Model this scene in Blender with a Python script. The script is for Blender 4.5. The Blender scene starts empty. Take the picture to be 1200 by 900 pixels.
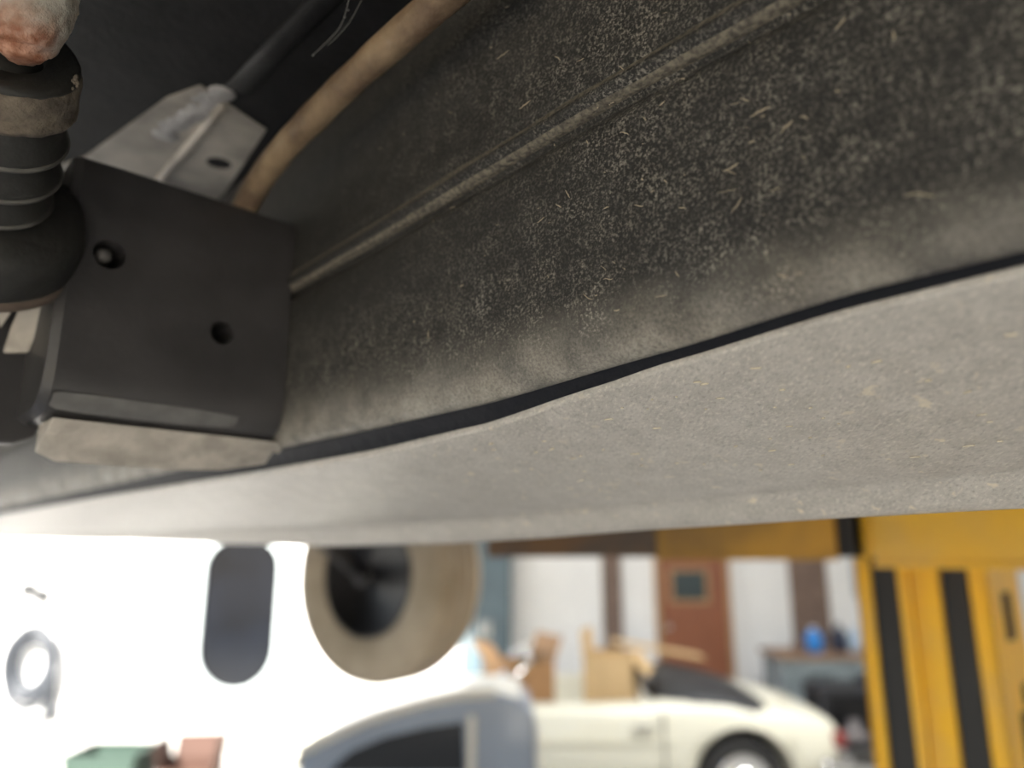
import bpy, bmesh, math, random
from mathutils import Vector, Matrix, noise

random.seed(7)
S = bpy.context.scene
COL = S.collection

# ------------------------------------------------------------------ camera
CAM_Z = 1.8
PITCH = math.radians(13.0)
cam_d = bpy.data.cameras.new('camera')
cam = bpy.data.objects.new('camera', cam_d)
COL.objects.link(cam)
cam.location = (0, 0, CAM_Z)
cam.rotation_euler = (math.pi / 2 + PITCH, 0, 0)
cam_d.sensor_width = 36.0
cam_d.lens = 26.1
cam_d.clip_start = 0.01
cam_d.clip_end = 200
cam_d.dof.use_dof = True
cam_d.dof.focus_distance = 0.285
cam_d.dof.aperture_fstop = 4.2
S.camera = cam

# ------------------------------------------------------------------ light
S.view_settings.view_transform = 'Standard'
S.view_settings.look = 'None'
S.view_settings.gamma = 1.0
S.view_settings.use_curve_mapping = False
S.view_settings.exposure = 0.05

W = bpy.data.worlds.new('sky')
S.world = W
W.use_nodes = True
wn = W.node_tree
sky = wn.nodes.new('ShaderNodeTexSky')
sky.sky_type = 'NISHITA'
sky.sun_disc = False
sky.sun_elevation = math.radians(38)
sky.sun_rotation = math.radians(190)
bg = wn.nodes['Background']
bg.inputs['Strength'].default_value = 0.25
wn.links.new(sky.outputs[0], bg.inputs['Color'])

sd = bpy.data.lights.new('sun', 'SUN')
sd.energy = 30.0
sd.angle = math.radians(1.0)
sd.color = (1.0, 0.95, 0.87)
sun = bpy.data.objects.new('sun', sd)
COL.objects.link(sun)
sun.location = (-4, -9, 8)
sun.rotation_euler = Vector((0.2, 0.78, -0.61)).to_track_quat('-Z', 'Y').to_euler()


def area(name, loc, target, sx, sy, power, color=(1, 1, 1)):
    d = bpy.data.lights.new(name, 'AREA')
    d.shape = 'RECTANGLE'
    d.size, d.size_y, d.energy, d.color = sx, sy, power, color
    o = bpy.data.objects.new(name, d)
    COL.objects.link(o)
    o.location = loc
    o.rotation_euler = (Vector(target) - Vector(loc)).to_track_quat('-Z', 'Y').to_euler()
    return o


area('interior_fill_light', (2.6, 4.3, 3.5), (2.6, 4.3, 0), 3.5, 0.5, 200, (1, 0.995, 0.98))  # unseen lamp, added to brighten the back wall and parked cars

# ------------------------------------------------------------------ geometry helpers
D = Vector((-0.6937, 0.7202, 0))      # along the underbody rail
N = Vector((0.7202, 0.6937, 0))       # across it
CAM = Vector((0, 0, CAM_Z))


def P(s, l, z):                        # rail frame -> world
    return CAM + D * s + N * l + Vector((0, 0, z))


def at(x, y, depth):                   # a point on a sight line, at a real distance
    a, b = (x - 600) / 870 * depth, (450 - y) / 870 * depth
    c, s = math.cos(PITCH), math.sin(PITCH)
    return CAM + Vector((a, depth * c - b * s, depth * s + b * c))


def lerp(tab, x):
    if x <= tab[0][0]:
        return tab[0][1]
    for (x0, y0), (x1, y1) in zip(tab, tab[1:]):
        if x <= x1:
            t = (x - x0) / (x1 - x0)
            t = t * t * (3 - 2 * t) * 0.35 + t * 0.65
            return y0 + (y1 - y0) * t
    return tab[-1][1]


def world_pos(o):
    v = Vector((0, 0, 0))
    while o:
        v += o.location
        o = o.parent
    return v


def obj(name, bm, mat, parent=None, smooth=True, bevel=0.0, subsurf=0, loc=None):
    """link a bmesh given in world coordinates as one object, origin at its own middle"""
    me = bpy.data.meshes.new(name)
    bmesh.ops.recalc_face_normals(bm, faces=bm.faces[:])
    cs = [v.co for v in bm.verts]
    if loc is None:
        lo = Vector([min(c[i] for c in cs) for i in range(3)])
        hi = Vector([max(c[i] for c in cs) for i in range(3)])
        loc = Vector(((lo.x + hi.x) / 2, (lo.y + hi.y) / 2, lo.z))
    bmesh.ops.translate(bm, verts=bm.verts[:], vec=-Vector(loc))
    bm.to_mesh(me)
    bm.free()
    for p in me.polygons:
        p.use_smooth = smooth
    me.materials.append(mat)
    o = bpy.data.objects.new(name, me)
    COL.objects.link(o)
    o.location = Vector(loc)
    if parent:
        o.location -= world_pos(parent)
        o.parent = parent
    if bevel:
        m = o.modifiers.new('bevel', 'BEVEL')
        m.width, m.segments, m.limit_method = bevel, 2, 'ANGLE'
        m.angle_limit = math.radians(40)
        m.harden_normals = False
    if subsurf:
        m = o.modifiers.new('subsurf', 'SUBSURF')
        m.levels = m.render_levels = subsurf
    return o


def tag(o, label=None, cat=None, group=None, kind=None):
    if label: o['label'] = label
    if cat: o['category'] = cat
    if group: o['group'] = group
    if kind: o['kind'] = kind
    return o


def empty(name, loc, label, cat, group=None):
    o = bpy.data.objects.new(name, None)
    COL.objects.link(o)
    o.location = loc
    o.empty_display_size = 0.1
    return tag(o, label, cat, group)


def box(bm, c, size, ax=None):
    c = Vector(c)
    X, Y, Z = ax or (Vector((1, 0, 0)), Vector((0, 1, 0)), Vector((0, 0, 1)))
    vs = []
    for k in (-1, 1):
        for j in (-1, 1):
            for i in (-1, 1):
                vs.append(bm.verts.new(c + X * (i * size[0] / 2) + Y * (j * size[1] / 2) + Z * (k * size[2] / 2)))
    for f in ((0, 2, 3, 1), (4, 5, 7, 6), (0, 1, 5, 4), (2, 6, 7, 3), (0, 4, 6, 2), (1, 3, 7, 5)):
        bm.faces.new([vs[i] for i in f])
    return bm


def bx(x0, x1, y0, y1, z0, z1, bm=None):
    return box(bm or bmesh.new(), ((x0 + x1) / 2, (y0 + y1) / 2, (z0 + z1) / 2), (x1 - x0, y1 - y0, z1 - z0))


def loft(bm, rings, closed=True, caps=True):
    rs = [[bm.verts.new(p) for p in r] for r in rings]
    for a, b in zip(rs, rs[1:]):
        n = len(a)
        for i in range(n if closed else n - 1):
            j = (i + 1) % n
            bm.faces.new((a[i], a[j], b[j], b[i]))
    if caps and closed:
        bm.faces.new(rs[0][::-1])
        bm.faces.new(rs[-1])
    return bm


def frame_of(ax):
    ax = Vector(ax).normalized()
    u = ax.orthogonal().normalized()
    return u, ax.cross(u), ax


def tube(bm, pts, r, seg=12, caps=True):
    pts = [Vector(p) for p in pts]
    rings = []
    u = None
    for i, p in enumerate(pts):
        t = (pts[min(i + 1, len(pts) - 1)] - pts[max(i - 1, 0)]).normalized()
        if u is None:
            u = t.orthogonal().normalized()
        u = (u - t * u.dot(t)).normalized()
        v = t.cross(u)
        rr = r[i] if isinstance(r, (list, tuple)) else r
        rings.append([p + (u * math.cos(a) + v * math.sin(a)) * rr for a in [2 * math.pi * k / seg for k in range(seg)]])
    return loft(bm, rings, True, caps)


def lathe(bm, o, axis, prof, seg=48, caps=True):
    o = Vector(o)
    u, v, a = frame_of(axis)
    rings = []
    for r, h in prof:
        rings.append([o + a * h + (u * math.cos(t) + v * math.sin(t)) * r for t in [2 * math.pi * k / seg for k in range(seg)]])
    return loft(bm, rings, True, caps)


def catmull(pts, n=8):
    pts = [Vector(p) for p in pts]
    out = []
    for i in range(len(pts) - 1):
        p0, p1, p2, p3 = pts[max(i - 1, 0)], pts[i], pts[i + 1], pts[min(i + 2, len(pts) - 1)]
        for k in range(n):
            t = k / n
            out.append(0.5 * ((2 * p1) + (p2 - p0) * t + (2 * p0 - 5 * p1 + 4 * p2 - p3) * t * t + (3 * p1 - p0 - 3 * p2 + p3) * t ** 3))
    out.append(pts[-1])
    return out


def prism(bm, poly, vec):
    vec = Vector(vec)
    return loft(bm, [[Vector(p) for p in poly], [Vector(p) + vec for p in poly]])


def cut(o, *bms):
    """boolean the given world-space cutters out of o and bake the result"""
    tmp = []
    for b in bms:
        c = obj('cutter', b, o.data.materials[0], smooth=False)
        tmp.append(c)
        m = o.modifiers.new('cut', 'BOOLEAN')
        m.operation, m.object, m.solver = 'DIFFERENCE', c, 'EXACT'
    bpy.context.view_layer.update()
    dg = bpy.context.evaluated_depsgraph_get()
    me = bpy.data.meshes.new_from_object(o.evaluated_get(dg))
    o.modifiers.clear()
    o.data = me
    for c in tmp:
        bpy.data.objects.remove(c)
    return o


# ------------------------------------------------------------------ materials
def mat(name, col, rough=0.6, metal=0.0, spec=0.5, var=0.0, vscale=8.0, bump=0.0, bscale=40.0, col2=None, coat=0.0):
    m = bpy.data.materials.new(name)
    m.use_nodes = True
    nt = m.node_tree
    b = nt.nodes['Principled BSDF']
    b.inputs['Roughness'].default_value = rough
    b.inputs['Metallic'].default_value = metal
    b.inputs['Specular IOR Level'].default_value = spec
    b.inputs['Coat Weight'].default_value = coat
    tc = nt.nodes.new('ShaderNodeTexCoord')
    nz = nt.nodes.new('ShaderNodeTexNoise')
    nz.inputs['Scale'].default_value = vscale
    nz.inputs['Detail'].default_value = 6
    nt.links.new(tc.outputs['Object'], nz.inputs['Vector'])
    rp = nt.nodes.new('ShaderNodeValToRGB')
    c2 = col2 or tuple(max(0, c * (1 - var)) for c in col)
    rp.color_ramp.elements[0].position, rp.color_ramp.elements[0].color = 0.35, (*c2, 1)
    rp.color_ramp.elements[1].position, rp.color_ramp.elements[1].color = 0.62, (*col, 1)
    nt.links.new(nz.outputs['Fac'], rp.inputs['Fac'])
    nt.links.new(rp.outputs['Color'], b.inputs['Base Color'])
    if bump:
        nb = nt.nodes.new('ShaderNodeTexNoise')
        nb.inputs['Scale'].default_value = bscale
        nb.inputs['Detail'].default_value = 5
        nt.links.new(tc.outputs['Object'], nb.inputs['Vector'])
        bp = nt.nodes.new('ShaderNodeBump')
        bp.inputs['Strength'].default_value = bump
        bp.inputs['Distance'].default_value = 0.5 / bscale
        nt.links.new(nb.outputs['Fac'], bp.inputs['Height'])
        nt.links.new(bp.outputs['Normal'], b.inputs['Normal'])
    return m


class NT:
    """tiny node builder"""
    def __init__(self, name):
        self.m = bpy.data.materials.new(name)
        self.m.use_nodes = True
        self.t = self.m.node_tree
        self.b = self.t.nodes['Principled BSDF']
        self.tc = self.t.nodes.new('ShaderNodeTexCoord')

    def link(self, a, b):
        self.t.links.new(a, b)

    def mapping(self, scale, rot=(0, 0, 0)):
        n = self.t.nodes.new('ShaderNodeMapping')
        n.inputs['Scale'].default_value = scale
        n.inputs['Rotation'].default_value = rot
        self.link(self.tc.outputs['Object'], n.inputs['Vector'])
        return n.outputs[0]

    def noise(self, scale, detail=3, rough=0.5, vec=None, dist=0.0):
        n = self.t.nodes.new('ShaderNodeTexNoise')
        n.inputs['Scale'].default_value = scale
        n.inputs['Detail'].default_value = detail
        n.inputs['Roughness'].default_value = rough
        n.inputs['Distortion'].default_value = dist
        self.link(vec or self.tc.outputs['Object'], n.inputs['Vector'])
        return n.outputs['Fac']

    def rng(self, v, a, b, c=0.0, d=1.0):
        n = self.t.nodes.new('ShaderNodeMapRange')
        for i, x in enumerate((a, b, c, d)):
            n.inputs[i + 1].default_value = x
        self.link(v, n.inputs[0])
        return n.outputs[0]

    def math(self, op, a, b=0.5):
        n = self.t.nodes.new('ShaderNodeMath')
        n.operation = op
        for i, x in enumerate((a, b)):
            if isinstance(x, (int, float)):
                n.inputs[i].default_value = x
            else:
                self.link(x, n.inputs[i])
        n.use_clamp = False
        return n.outputs[0]

    def mix(self, f, a, b):
        n = self.t.nodes.new('ShaderNodeMix')
        n.data_type = 'RGBA'
        for k, x in ((0, f), (6, a), (7, b)):
            if isinstance(x, (int, float)):
                n.inputs[k].default_value = x
            elif isinstance(x, tuple):
                n.inputs[k].default_value = (*x, 1)
            else:
                self.link(x, n.inputs[k])
        return n.outputs[2]

    def objz(self):
        n = self.t.nodes.new('ShaderNodeSeparateXYZ')
        self.link(self.tc.outputs['Object'], n.inputs[0])
        return n.outputs[2]

    def bump(self, h, strength, dist):
        n = self.t.nodes.new('ShaderNodeBump')
        n.inputs['Strength'].default_value = strength
        n.inputs['Distance'].default_value = dist
        self.link(h, n.inputs['Height'])
        self.link(n.outputs[0], self.b.inputs['Normal'])


def undercoat():
    k = NT('dusty_undercoat')
    grain = k.noise(800, 5, 0.75)
    mid = k.noise(90, 5, 0.65)
    big = k.noise(16, 4, 0.55)
    g = k.rng(grain, 0.49, 0.63)
    mm = k.rng(mid, 0.38, 0.66, 0.25, 1.0)
    bb = k.rng(big, 0.30, 0.70, 0.55, 1.0)
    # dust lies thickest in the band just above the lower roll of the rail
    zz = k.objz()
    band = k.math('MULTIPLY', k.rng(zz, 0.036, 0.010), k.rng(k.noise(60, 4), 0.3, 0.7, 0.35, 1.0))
    dust = k.math('MULTIPLY', k.math('MULTIPLY', g, mm), bb)
    dp = k.t.nodes.new('ShaderNodeVectorMath')          # shade beside the crossmember, painted as thinner dust
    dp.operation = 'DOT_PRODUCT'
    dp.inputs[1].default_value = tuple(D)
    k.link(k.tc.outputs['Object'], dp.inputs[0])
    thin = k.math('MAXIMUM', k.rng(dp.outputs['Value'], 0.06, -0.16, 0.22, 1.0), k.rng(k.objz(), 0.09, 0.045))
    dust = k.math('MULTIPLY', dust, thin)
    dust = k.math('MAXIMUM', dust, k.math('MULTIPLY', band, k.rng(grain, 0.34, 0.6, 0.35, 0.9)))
    tint = k.mix(k.noise(35, 2), (0.41, 0.365, 0.29), (0.46, 0.44, 0.395))
    c = k.mix(dust, (0.021, 0.0205, 0.0195), tint)
    k.link(c, k.b.inputs['Base Color'])
    k.b.inputs['Roughness'].default_value = 0.55
    k.b.inputs['Specular IOR Level'].default_value = 0.4
    k.bump(k.math('ADD', grain, k.math('MULTIPLY', mid, 1.2)), 0.75, 0.0011)
    return k.m


def dusty_grey():
    k = NT('dusty_grey_sill')
    stretch = k.mapping((1.0, 0.45, 1.0), (0, 0, math.radians(20)))
    grain = k.noise(760, 4, 0.65, stretch)
    mid = k.noise(70, 5, 0.6)
    big = k.noise(9, 3)
    c = k.mix(k.rng(mid, 0.35, 0.65), (0.38, 0.362, 0.330), (0.46, 0.44, 0.405))
    c = k.mix(k.rng(grain, 0.54, 0.70, 0, 0.75), c, (0.64, 0.61, 0.54))
    c = k.mix(k.rng(grain, 0.46, 0.30, 0, 0.8), c, (0.25, 0.24, 0.22))
    sp = k.math('MULTIPLY', k.rng(k.noise(130, 3), 0.64, 0.70), k.rng(big, 0.4, 0.6))
    c = k.mix(sp, c, (0.62, 0.56, 0.44))
    k.link(c, k.b.inputs['Base Color'])
    k.b.inputs['Roughness'].default_value = 0.42
    k.bump(grain, 0.35, 0.0009)
    return k.m


def pale_corroded():
    k = NT('pale_corroded_stud')
    zz = k.objz()
    n = k.noise(60, 5, 0.65)
    f = k.rng(k.math('ADD', zz, k.math('MULTIPLY', n, 0.022)), 0.014, 0.026)
    pale = k.mix(k.rng(k.noise(130, 5), 0.35, 0.65), (0.30, 0.27, 0.22), (0.50, 0.48, 0.43))
    rust = k.mix(k.rng(k.noise(220, 4), 0.4, 0.62), (0.26, 0.10, 0.05), (0.46, 0.25, 0.17))
    k.link(k.mix(f, rust, pale), k.b.inputs['Base Color'])
    k.b.inputs['Roughness'].default_value = 0.7
    k.bump(k.noise(190, 5, 0.65), 0.8, 0.0025)
    return k.m


def yellow_paint():
    k = NT('worn_yellow_paint')
    c = k.mix(k.rng(k.noise(7, 5), 0.4, 0.68), (0.86, 0.47, 0.010), (0.74, 0.43, 0.06))
    w = k.rng(k.noise(26, 6, 0.7), 0.66, 0.72)
    c = k.mix(w, c, (0.16, 0.12, 0.08))
    k.link(c, k.b.inputs['Base Color'])
    k.b.inputs['Roughness'].default_value = 0.42
    return k.m


M = {
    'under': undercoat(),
    'sill': dusty_grey(),
    'bead': mat('dusty_bead', (0.18, 0.158, 0.12), 0.8, col2=(0.065, 0.059, 0.049), vscale=480, bump=0.9, bscale=420),
    'seam': mat('black_seam_sealer', (0.008, 0.009, 0.013), 0.6, spec=0.25, bump=0.3, bscale=160),
    'black': mat('black_underbody_paint', (0.010, 0.010, 0.011), 0.65, spec=0.25, var=0.5, vscale=30, bump=0.2, bscale=160),
    'cross': mat('charcoal_crossmember_paint', (0.046, 0.044, 0.045), 0.42, var=0.3, vscale=35, bump=0.12, bscale=260),
    'hole': mat('black_hollow', (0.006, 0.006, 0.009), 0.8),
    'dustflange': mat('dust_covered_flange', (0.50, 0.46, 0.40), 0.8, var=0.35, vscale=60, bump=0.5, bscale=220),
    'rubber': mat('black_rubber', (0.022, 0.022, 0.020), 0.55, var=0.4, vscale=90, bump=0.25, bscale=200),
    'collar': mat('dust_caked_rubber', (0.17, 0.14, 0.105), 0.85, col2=(0.07, 0.058, 0.045), vscale=110, bump=0.9, bscale=260),
    'lip': mat('worn_rubber_edge', (0.11, 0.105, 0.095), 0.7, var=0.6, vscale=70),
    'stud': pale_corroded(),
    'pipe': mat('brown_coated_pipe', (0.30, 0.215, 0.13), 0.45, col2=(0.13, 0.085, 0.052), vscale=38, bump=0.5, bscale=130),
    'primer': mat('pale_primer', (0.48, 0.44, 0.38), 0.55, col2=(0.17, 0.155, 0.14), vscale=17, bump=0.2, bscale=150),
    'sealant': mat('grey_sealant', (0.40, 0.39, 0.385), 0.6, var=0.35, vscale=60, bump=0.8, bscale=110),
    'fleck': mat('tan_dust_fibre', (0.46, 0.39, 0.28), 0.9),
    'mud': mat('dried_mud', (0.72, 0.65, 0.50), 0.9),
    'web': mat('pale_cobweb', (0.3, 0.3, 0.28), 0.6),
    'tire': mat('dusty_tan_tyre', (0.42, 0.36, 0.28), 0.8, col2=(0.30, 0.25, 0.185), vscale=6, bump=0.3, bscale=60),
    'rim': mat('dark_steel_wheel', (0.035, 0.034, 0.038), 0.5, var=0.4, vscale=14),
    'drum': mat('grey_brake_drum', (0.12, 0.115, 0.11), 0.55, var=0.5, vscale=20),
    'yellow': yellow_paint(),
    'armdark': mat('grimy_lift_steel', (0.075, 0.052, 0.038), 0.55, col2=(0.16, 0.075, 0.02), vscale=7),
    'grimy': mat('grimy_yellow_paint', (0.48, 0.25, 0.012), 0.45, col2=(0.20, 0.105, 0.018), vscale=5),
    'guard': mat('black_guard_rubber', (0.018, 0.018, 0.019), 0.6),
    'wall': mat('white_wall_paint', (0.80, 0.80, 0.79), 0.7, var=0.05, vscale=2),
    'panel': mat('white_wall_panel', (0.82, 0.82, 0.82), 0.5, var=0.04, vscale=3),
    'post': mat('brown_timber_post', (0.20, 0.135, 0.105), 0.6, var=0.3, vscale=9),
    'browndoor': mat('red_brown_door', (0.27, 0.095, 0.045), 0.5, var=0.15, vscale=5),
    'frame': mat('tan_timber_frame', (0.42, 0.25, 0.12), 0.6, var=0.2, vscale=9),
    'glassdark': mat('dark_window_glass', (0.05, 0.07, 0.075), 0.25, var=0.3, vscale=3),
    'glassblack': mat('smoked_window_glass', (0.003, 0.0045, 0.008), 0.2, spec=0.3, var=0.5, vscale=2),
    'slateblue': mat('slate_blue_cabinet', (0.085, 0.125, 0.15), 0.5, var=0.3, vscale=3),
    'concrete': mat('concrete_floor', (0.46, 0.45, 0.43), 0.75, var=0.2, vscale=1.5, bump=0.1, bscale=30),
    'ceil': mat('ceiling_board', (0.62, 0.61, 0.58), 0.8, var=0.1, vscale=2),
    'whitecar': mat('ivory_car_paint', (0.72, 0.70, 0.58), 0.3, var=0.04, vscale=2, coat=0.4),
    'bluecar': mat('blue_grey_car_paint', (0.21, 0.265, 0.36), 0.3, var=0.1, vscale=3, coat=0.5),
    'palegrey': mat('pale_trim', (0.66, 0.65, 0.60), 0.35, var=0.1, vscale=5),
    'carglass': mat('dark_car_glass', (0.012, 0.015, 0.02), 0.12),
    'softtop': mat('black_vinyl_top', (0.022, 0.023, 0.027), 0.55, var=0.4, vscale=14),
    'chrome': mat('chrome', (0.75, 0.75, 0.75), 0.15, 1.0),
    'tyreblack': mat('black_tyre', (0.02, 0.02, 0.02), 0.7),
    'red': mat('red_lens', (0.22, 0.035, 0.03), 0.3),
    'card': mat('tan_cardboard', (0.62, 0.43, 0.22), 0.8, var=0.12, vscale=8),
    'carddark': mat('brown_cardboard', (0.36, 0.20, 0.09), 0.8, var=0.2, vscale=8),
    'bench': mat('grey_blue_bench_paint', (0.24, 0.285, 0.30), 0.5, var=0.2, vscale=4),
    'benchtop': mat('worn_bench_top', (0.36, 0.23, 0.15), 0.7, var=0.4, vscale=8),
    'blue': mat('bright_blue_plastic', (0.03, 0.22, 0.62), 0.35),
    'darkblue': mat('dark_navy_plastic', (0.02, 0.03, 0.06), 0.4),
    'paleblue': mat('pale_blue_plastic', (0.42, 0.55, 0.70), 0.4),
    'whiteplastic': mat('white_plastic', (0.80, 0.80, 0.80), 0.4),
    'dark': mat('dark_tool_steel', (0.035, 0.036, 0.042), 0.5, var=0.4, vscale=6),
    'greybits': mat('grey_metal_bits', (0.22, 0.20, 0.20), 0.5, var=0.4, vscale=20),
    'hose': mat('grey_hose', (0.032, 0.037, 0.046), 0.5),
    'green': mat('pale_green_plastic', (0.022, 0.045, 0.034), 0.6),
    'boxbrown': mat('brown_corrugated_card', (0.055, 0.024, 0.015), 0.8, var=0.15, vscale=8),
    'tagpaper': mat('grey_wall_bracket', (0.020, 0.021, 0.023), 0.7),
}

# ------------------------------------------------------------------ the setting
def struct(o, label=None):
    return tag(o, label, None, None, 'structure')


YB = 9.0
struct(obj('floor', bx(-16, 9, -8, 9.2, -0.1, 0), M['concrete'], smooth=False), 'pale concrete floor running out into the sunlit yard')
struct(obj('wall_back', bx(-0.65, 9, YB, YB + 0.2, 0, 3.6), M['wall'], smooth=False), 'white back wall of the workshop with timber posts')
wl = struct(obj('wall_left', bx(-16, -0.65, YB, YB + 0.2, 0, 3.6), M['wall'], smooth=False), 'sun-bleached white wall behind the open side of the workshop')
struct(obj('wall_right', bx(8.8, 9, -6, YB, 0, 3.6), M['wall'], smooth=False))
struct(obj('front_light_blocker', bx(1.6, 9, -6.2, -6, 0, 3.6), M['wall'], smooth=False))  # unseen wall, added to dim the light coming in from the front
struct(obj('ceiling', bx(-1.3, 9, -6, YB, 3.6, 3.75), M['ceil'], smooth=False))
struct(obj('sun_blocker_slab', bx(-14, -1.3, -8, -1.2, 3.6, 3.75), M['ceil'], smooth=False))  # unseen slab, added to keep sun off the floor behind the camera


def wx(px, y=YB, py=650):
    return at(px, py, 1).x / at(px, py, 1).y * y


# white sheets between the posts on the back wall
wb = bpy.data.objects['wall_back']
for a, b in ((602, 704), (727, 766), (850, 866), (867, 921), (966, 1012), (1014, 1300)):
    obj('panel', bx(wx(a), wx(b), YB - 0.03, YB, 0.05, 2.6), M['panel'], wb, smooth=False, bevel=0.006)
for i, (a, b) in enumerate(((705, 726), (921, 965))):
    struct(obj('trim_%d' % (i + 1), bx(wx(a), wx(b), YB - 0.07 + 0.02 * i, YB, 0, 3.0), M['post'], smooth=False, bevel=0.01),
           ('narrow brown timber post between two white wall panels', 'wide dark brown timber post behind the cluttered bench')[i])

# brown door with a small window
dr = struct(obj('door_1', bx(wx(770), wx(846), YB - 0.06, YB, 0.02, 2.05), M['browndoor'], smooth=False, bevel=0.008), 'red-brown door with a small dark window in its upper half')
fb = bmesh.new()
bx(wx(765), wx(770), YB - 0.09, YB, 0, 2.12, fb); bx(wx(846), wx(851), YB - 0.09, YB, 0, 2.12, fb); bx(wx(765), wx(851), YB - 0.09, YB, 2.05, 2.12, fb)
obj('door_frame', fb, M['frame'], dr, smooth=False)
obj('pane', bx(wx(785), wx(823), YB - 0.07, YB - 0.055, 1.30, 1.62), M['glassdark'], dr, smooth=False)
fb = bmesh.new()
for (a, b, z0, z1) in ((781, 785, 1.26, 1.66), (823, 827, 1.26, 1.66), (785, 823, 1.26, 1.30), (785, 823, 1.62, 1.66)):
    bx(wx(a), wx(b), YB - 0.08, YB - 0.055, z0, z1, fb)
obj('window_bead', fb, M['frame'], dr, smooth=False)
hb = bmesh.new(); lathe(hb, (wx(778), YB - 0.06, 1.0), (0, -1, 0), [(0.012, 0), (0.012, 0.04), (0.028, 0.05), (0.03, 0.07), (0.015, 0.085)], 16)
obj('door_handle', hb, M['chrome'], dr)

# capsule window in the bleached wall
def capsule(cx, cz, hw, hh, n=14, rtop=None):
    pts = []
    rt = hw * 0.75
    for (ox, oz, r, a0) in ((hw - rt, hh - rt, rt, 0), (-(hw - rt), hh - rt, rt, 90), (0, -(hh - hw), hw, 180)):
        span = 180 if a0 == 180 else 90
        for k in range(n + 1):
            a = math.radians(a0 + span * k / n)
            pts.append((cx + ox + r * math.cos(a), cz + oz + r * math.sin(a)))
    return pts


cw = wx(287)
zt, zb = 1.8 + 0.02 * YB, 1.8 - (790 - 651) / 870 * YB * 1.03
cz, hh, hw = (zt + zb) / 2, (zt - zb) / 2, 0.44
w1 = struct(obj('window_1', prism(bmesh.new(), [(x, YB - 0.012, z) for x, z in capsule(cw, cz, hw, hh)], (0, 0.012, 0)), M['glassblack'], smooth=False),
            'dark capsule-shaped window with rounded ends in the sun-bleached wall')
out, inn = capsule(cw, cz, hw + 0.05, hh + 0.05), capsule(cw, cz, hw, hh)
fb = bmesh.new()
q = []
for ring, y in ((out, YB), (out, YB - 0.06), (inn, YB - 0.06), (inn, YB - 0.012)):
    q.append([fb.verts.new((x, y, z)) for x, z in ring])
for a, b in zip(q, q[1:]):
    for i in range(len(a)):
        j = (i + 1) % len(a)
        fb.faces.new((a[i], a[j], b[j], b[i]))
obj('window_frame', fb, mat('pale_window_frame', (0.42, 0.47, 0.48), 0.5), w1, smooth=False)

# ------------------------------------------------------------------ the lifted car's underside
car = empty('lifted_car', P(0.6, 0.4, 0.0), 'dusty black underside of a raised car filling the upper part', 'car')

T_ROLL = [(-0.4, 0.0715), (0.035, 0.0728), (0.076, 0.0725), (0.139, 0.0680), (0.235, 0.0630), (0.445, 0.0625), (3, 0.0625)]
T_LIP = [(-0.4, 0.071), (0.038, 0.0703), (0.081, 0.0697), (0.147, 0.0650), (0.179, 0.0615), (0.248, 0.0545), (0.338, 0.0514), (0.469, 0.0513), (0.62, 0.0525), (0.856, 0.0535), (1.273, 0.0541), (3, 0.054)]
T_CREASE = [(-0.4, 0.034), (0.068, 0.0324), (0.132, 0.0310), (0.219, 0.0292), (0.348, 0.0255), (0.553, 0.0238), (0.939, 0.0290), (1.4, 0.036), (2.06, 0.045), (3, 0.05)]
T_OUT = [(-0.4, 0.019), (0.075, 0.0181), (0.143, 0.0173), (0.237, 0.0148), (0.374, 0.0105), (0.448, 0.0085), (0.593, 0.0078), (0.762, 0.0112), (1.172, 0.0202), (2.063, 0.0345), (3, 0.042)]
T_RIDGE = [(-0.4, 0.1685), (0.081, 0.1674), (0.16, 0.1668), (0.226, 0.1643), (0.267, 0.1625), (0.325, 0.1599), (0.6, 0.150), (3, 0.12)]

ss = [-0.4 + 0.02 * k for k in range(15)] + [-0.1 + 0.008 * k for k in range(90)] + [0.63 + 0.06 * k for k in range(40)]
ss = sorted(set(round(s, 4) for s in ss))


def wob(s, z, a=0.0008, f=14):
    return a * noise.noise(Vector((s * f, z * f * 1.5, 3.1)))


bm = bmesh.new()
rings, bead = [], []
for s in ss:
    r, g = lerp(T_RIDGE, s), lerp(T_ROLL, s)
    k = 1.0 + 0.5 * noise.noise(Vector((s * 25, 0.3, 0)))       # the bead swells and thins
    prof = [(0.206, 0.275), (0.2015, 0.262), (0.200, 0.25), (0.200, 0.235), (0.200, 0.22), (0.200, 0.205), (0.200, 0.19),
            (0.1995, r + 0.018), (0.1992, r + 0.0135), (0.2000, r + 0.0118), (0.2008, r + 0.0104), (0.1986, r + 0.0085), (0.1966 - 0.0006 * k, r + 0.0062), (0.1960 - 0.0008 * k, r + 0.004),
            (0.1972, r + 0.0016), (0.2028, r + 0.0003), (0.2048, r - 0.0012), (0.2036, r - 0.0034), (0.2012, r - 0.006), (0.2000, r - 0.009)]
    z0 = r - 0.009
    z1 = g + 0.030
    prof += [(0.200, z0 + (z1 - z0) * t / 6) for t in range(1, 7)]
    prof += [(0.2001, g + 0.024), (0.2004, g + 0.018), (0.2012, g + 0.012), (0.2024, g + 0.007), (0.2042, g + 0.003), (0.2066, g + 0.0006), (0.2092, g + 0.0002), (0.2105, g + 0.003), (0.2108, g + 0.012)]
    rings.append([P(s, l + wob(s, z), z) for l, z in prof])
    w = 1 + 0.22 * noise.noise(Vector((s * 18, 5, 0)))
    bead.append([P(s, 0.200 + 0.0016 - dl, r + 0.0045 + dz * w) for dl, dz in ((0.0, 0.0080), (0.0022, 0.0066), (0.0034, 0.0042), (0.0042 + 0.0005 * k, 0.0012), (0.0046, -0.0012), (0.0038, -0.0032), (0.0020, -0.0046), (-0.0014, -0.0046))])
loft(bm, rings, closed=False)
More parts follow.
